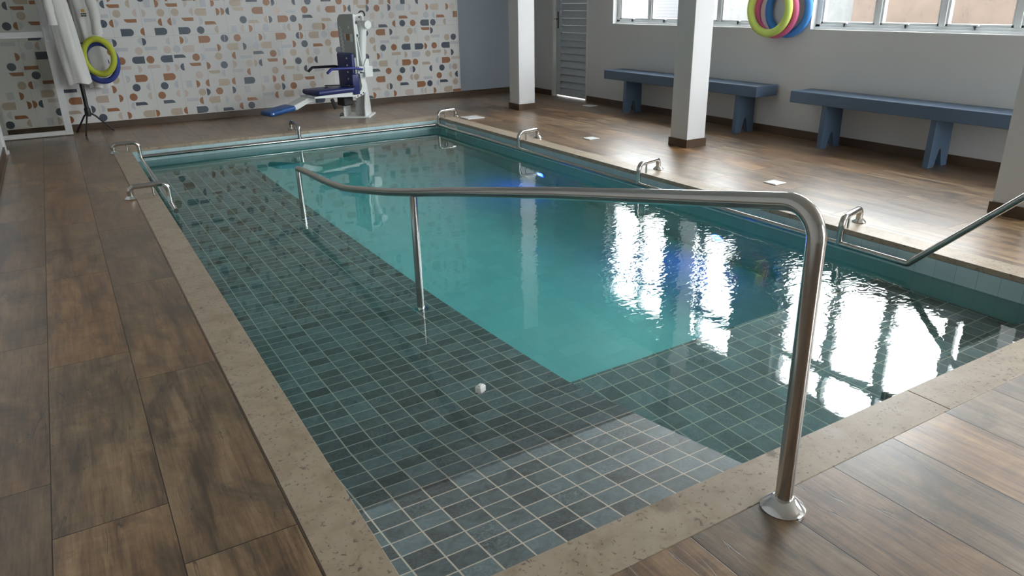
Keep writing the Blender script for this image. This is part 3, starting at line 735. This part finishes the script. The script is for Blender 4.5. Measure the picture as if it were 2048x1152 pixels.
    arc_ = [(-.02, .55)] + [(.02+.16*math.cos(a)*-1*.5, .42-.14*math.sin(a)) for a in (0, .4, .8, 1.2, 1.57)] + [(.12, .25), (.12, .31), (.03, .34), (.01, .40), (.03, .55)]
    for s in (-1, 1): P('side_plate', pr(arc_, .014, Matrix.Translation((0, s*.165, 0)), bev=.002), M['lift'])
    for (x, z) in ((.0, .31), (.04, .29), (.09, .28)): P('plate_bolt', lt([(0, 0), (.009, 0), (.009, .01), (0, .012)], (x, .17, z), (0, 1, 0), 10), M['black'], t, 40)
    # leg rest and foot pad
    P('leg_rest', pr([(.66, .30), (.74, .31), (1.0, .225), (1.0, .185), (.90, .19), (.74, .255), (.66, .265)], .20, bev=.006), M['lift'])
    bm = bmesh.new(); box(bm, .93, 1.28, -.13, .13, .165, .225, bev=.026, seg=4, mtx=Matrix.Translation((1.1, 0, .195)) @ Matrix.Rotation(.13, 4, 'Y') @ Matrix.Translation((-1.1, 0, -.195)))
    f = P('foot_pad', bm, M['royal'], t, 60)
    P('snap_button', lt([(0, 0), (.011, 0), (.009, .005), (0, .007)], (1.235, .128, .178), (0, 1, 0), 12), M['wplastic'], f, 40)
    P('control_box', bx(.11, .25, -.07, .10, .16, .27, bev=.015), M['black'])
    P('cable', tb(fillet([(.16, .0, .17), (.20, -.02, .10), (.17, -.05, .04), (.20, -.12, .014), (.10, -.24, .03), (.03, -.25, .014)], .03), .006, 8), M['black'], t, 40)
    return t
lift()

# ------------------------------------------------------------------ coat stand, robes and rings at the far left
st = empty('coat_stand', (-.275, 8.74, 0)); thing(st, 'black tripod coat stand by the tile wall, holding robes', 'coat stand')
link('pole', tb([(0, 0, .26), (0, 0, 1.75)], .016, 14), M['black'], st, 40)
link('pole_sleeve', tb([(0, 0, .30), (0, 0, .66)], .023, 14), M['black'], st, 40)
link('hub', lt([(0, .20), (.028, .20), (.034, .22), (.034, .285), (.026, .30), (0, .30)]), M['black'], st, 40)
for dx, dy in ((-.155, .13), (-.075, -.225), (.235, .02)):
    link('leg', tb([(dx*.1, dy*.1, .235), (dx*.3, dy*.3, .20), (dx, dy, .012)], .010, 10), M['black'], st, 40)
for z, dx, dy in ((1.66, -.12, -.15), (1.66, .16, .20), (1.03, .20, .04)):
    link('peg', tb(fillet([(0, 0, z-.03), (dx*.8, dy*.8, z-.01), (dx, dy, z+.03)], .02), .008, 10), M['black'], st, 40)

def robe(label, loc, w0, w1, ztop, zbot, ph, sleeve, lean, dep, folds=6, emblem=False):
    t = empty('bathrobe', loc); thing(t, label, 'bathrobe', 'bathrobes on the coat stand')
    bm = bmesh.new(); n, m = 72, 30; rings = []
    for i in range(m+1):
        f = i/m; z = ztop+(zbot-ztop)*f
        w = w0*(.35+.65*min(1, f/.14))*(1-f)+w1*f; w = w if f > .1 else w*(.75+2.5*f)
        d = dep*(.7+.3*f); cx = lean*f
        ring_ = []
        for k in range(n):
            a = 2*PI*k/n
            rr = 1 + (.04+.10*f)*math.sin(folds*a+ph+1.2*math.sin(3*f+ph)) + (.02)*math.sin(11*a+2*ph+4*f)
            ring_.append(bm.verts.new((cx+w*rr*math.cos(a), d*rr*math.sin(a), z + .012*math.sin(3*a+ph)*f)))
        rings.append(ring_)
    for A, B in zip(rings, rings[1:]):
        for k in range(n): bm.faces.new((A[k], B[k], B[(k+1) % n], A[(k+1) % n]))
    bm.faces.new(rings[0][::-1]); bm.faces.new(rings[-1])
    bmesh.ops.recalc_face_normals(bm, faces=bm.faces[:])
    link('body', bm, M['robe'], t, 80)
    bm = bmesh.new(); pts, rad = sleeve
    P = [Vector(p) for p in pts]; full = []; rr = []
    for i in range(len(P)-1):
        for k in range(6):
            f = k/6; full.append(P[i].lerp(P[i+1], f)); rr.append((rad[i]+(rad[i+1]-rad[i])*f)*(1+.07*math.sin((i*6+k)*1.9)))
    full.append(P[-1]); rr.append(rad[-1])
    tube(bm, full, rr, 18); link('sleeve', bm, M['robe'], t, 80)
    bm = bmesh.new(); tube(bm, [P[-1]+Vector((0, 0, .055)), P[-1]+Vector((0, 0, -.004))], [rad[-1]*1.12, rad[-1]*1.14], 18)
    link('cuff', bm, M['robe'], t, 60)
    if emblem:
        e, ex, ez = bmesh.new(), emblem[0], emblem[1]
        box(e, ex-.018, ex+.018, emblem[2]-.004, emblem[2], ez+.004, ez+.036, mi=0)
        for row in range(2):
            for k in range(4): box(e, ex-.026+k*.014, ex-.015+k*.014+.002*((k+row) % 2), emblem[2]-.004, emblem[2], ez-.022-row*.022, ez-.006-row*.022, mi=1)
        link('emblem', e, [M['orange'], M['ink']], t)
    return t
robe('white bathrobe hanging in front, sleeve pinned at its side', (-.37, 8.595, 0), .10, .115, 1.72, .585, .4,
     ([(-.05, -.10, 1.62), (-.06, -.125, 1.45), (-.055, -.135, 1.22)], [.055, .05, .042]), .08, .075, 4)
robe('white bathrobe hanging behind the yellow ring, small orange and dark emblem', (-.086, 8.95, 0), .115, .115, 1.70, .50, 1.9,
     ([(.07, -.03, 1.60), (.105, -.045, 1.35), (.095, -.05, 1.10)], [.06, .055, .05]), .02, .075, 6, emblem=(-.01, 1.335, -.09))
g = 'foam rings on the coat stand'
ring('foam_ring', (-.0275, 8.815, .79), .175, .032, M['indigo'], 'indigo foam ring hanging behind the yellow ring on coat stand', g, (PI/2, 0, -.25), 1.22)
ring('foam_ring', (-.038, 8.735, .857), .155, .034, M['yellow'], 'yellow foam ring hanging on the coat stand beside the robes', g, (PI/2, 0, -.25), 1.25)

# ------------------------------------------------------------------ small things on the deck and in the pool
def cover(x, y, s, label):
    bm = bmesh.new(); box(bm, -s, s, -s, s, .0005, .008, bev=.003); box(bm, -s*.86, s*.86, -s*.86, s*.86, .006, .0095, bev=.002)
    o = link('deck_cover', bm, M['plate']); o.location = (x, y, 0); thing(o, label, 'access cover', 'white covers set in the deck')
cover(3.895, 7.03, .118, 'largest white square deck cover, near the far corner of the pool')
cover(4.205, 4.945, .065, 'small white square deck cover between the pool and the middle column')
cover(4.195, 2.51, .062, 'small white square deck cover beside the pool right of middle column')
cover(5.70, 6.97, .075, 'small white square deck cover by the left end of the left bench')
sk = empty('pool_skimmer', (W, 6.99, -.12)); thing(sk, 'white skimmer opening in the right pool wall near far corner', 'pool skimmer')
bm = bmesh.new(); box(bm, -.012, 0, -.15, .15, .045, .07, bev=.003); box(bm, -.012, 0, -.15, -.12, -.10, .045, bev=.003); box(bm, -.012, 0, .12, .15, -.10, .045, bev=.003); box(bm, -.012, 0, -.15, .15, -.125, -.10, bev=.003)
link('surround', bm, M['wplastic'], sk); link('flap', bx(-.006, -.001, -.12, .12, -.10, .03), M['liftgrey'], sk)
for y, z, lb in ((4.944, -.80, 'blue underwater light on right pool wall farther from camera'), (2.471, -.75, 'blue underwater light on right pool wall nearer the tall handrail post')):
    t = empty('pool_light', (W, y, z)); thing(t, lb, 'pool light', 'blue pool lights')
    link('bezel', lt([(.058, 0), (.080, 0), (.078, .014), (.060, .016), (.058, .008)], (0, 0, 0), (-1, 0, 0)), M['chrome'], t, 40)
    link('lens', lt([(.059, .006), (.040, .014), (.012, .018)], (0, 0, 0), (-1, 0, 0)), M['led'], t, 60)
    link('core', lt([(.012, .018), (0, .020)], (0, 0, 0), (-1, 0, 0), 16), M['ledcore'], t, 60)
bm = bmesh.new(); box(bm, -.021, .021, -.016, .016, -.012, .024, bev=.006, seg=3); box(bm, -.013, .011, -.009, .007, .022, .029, bev=.002)
o = link('floating_dispenser', bm, M['wplastic'], None, 50); o.location = (.762, 1.091, WZ); o.rotation_euler = (0, 0, .5)
thing(o, 'tiny white plastic dispenser floating on shallow water over ramp', 'dispenser')
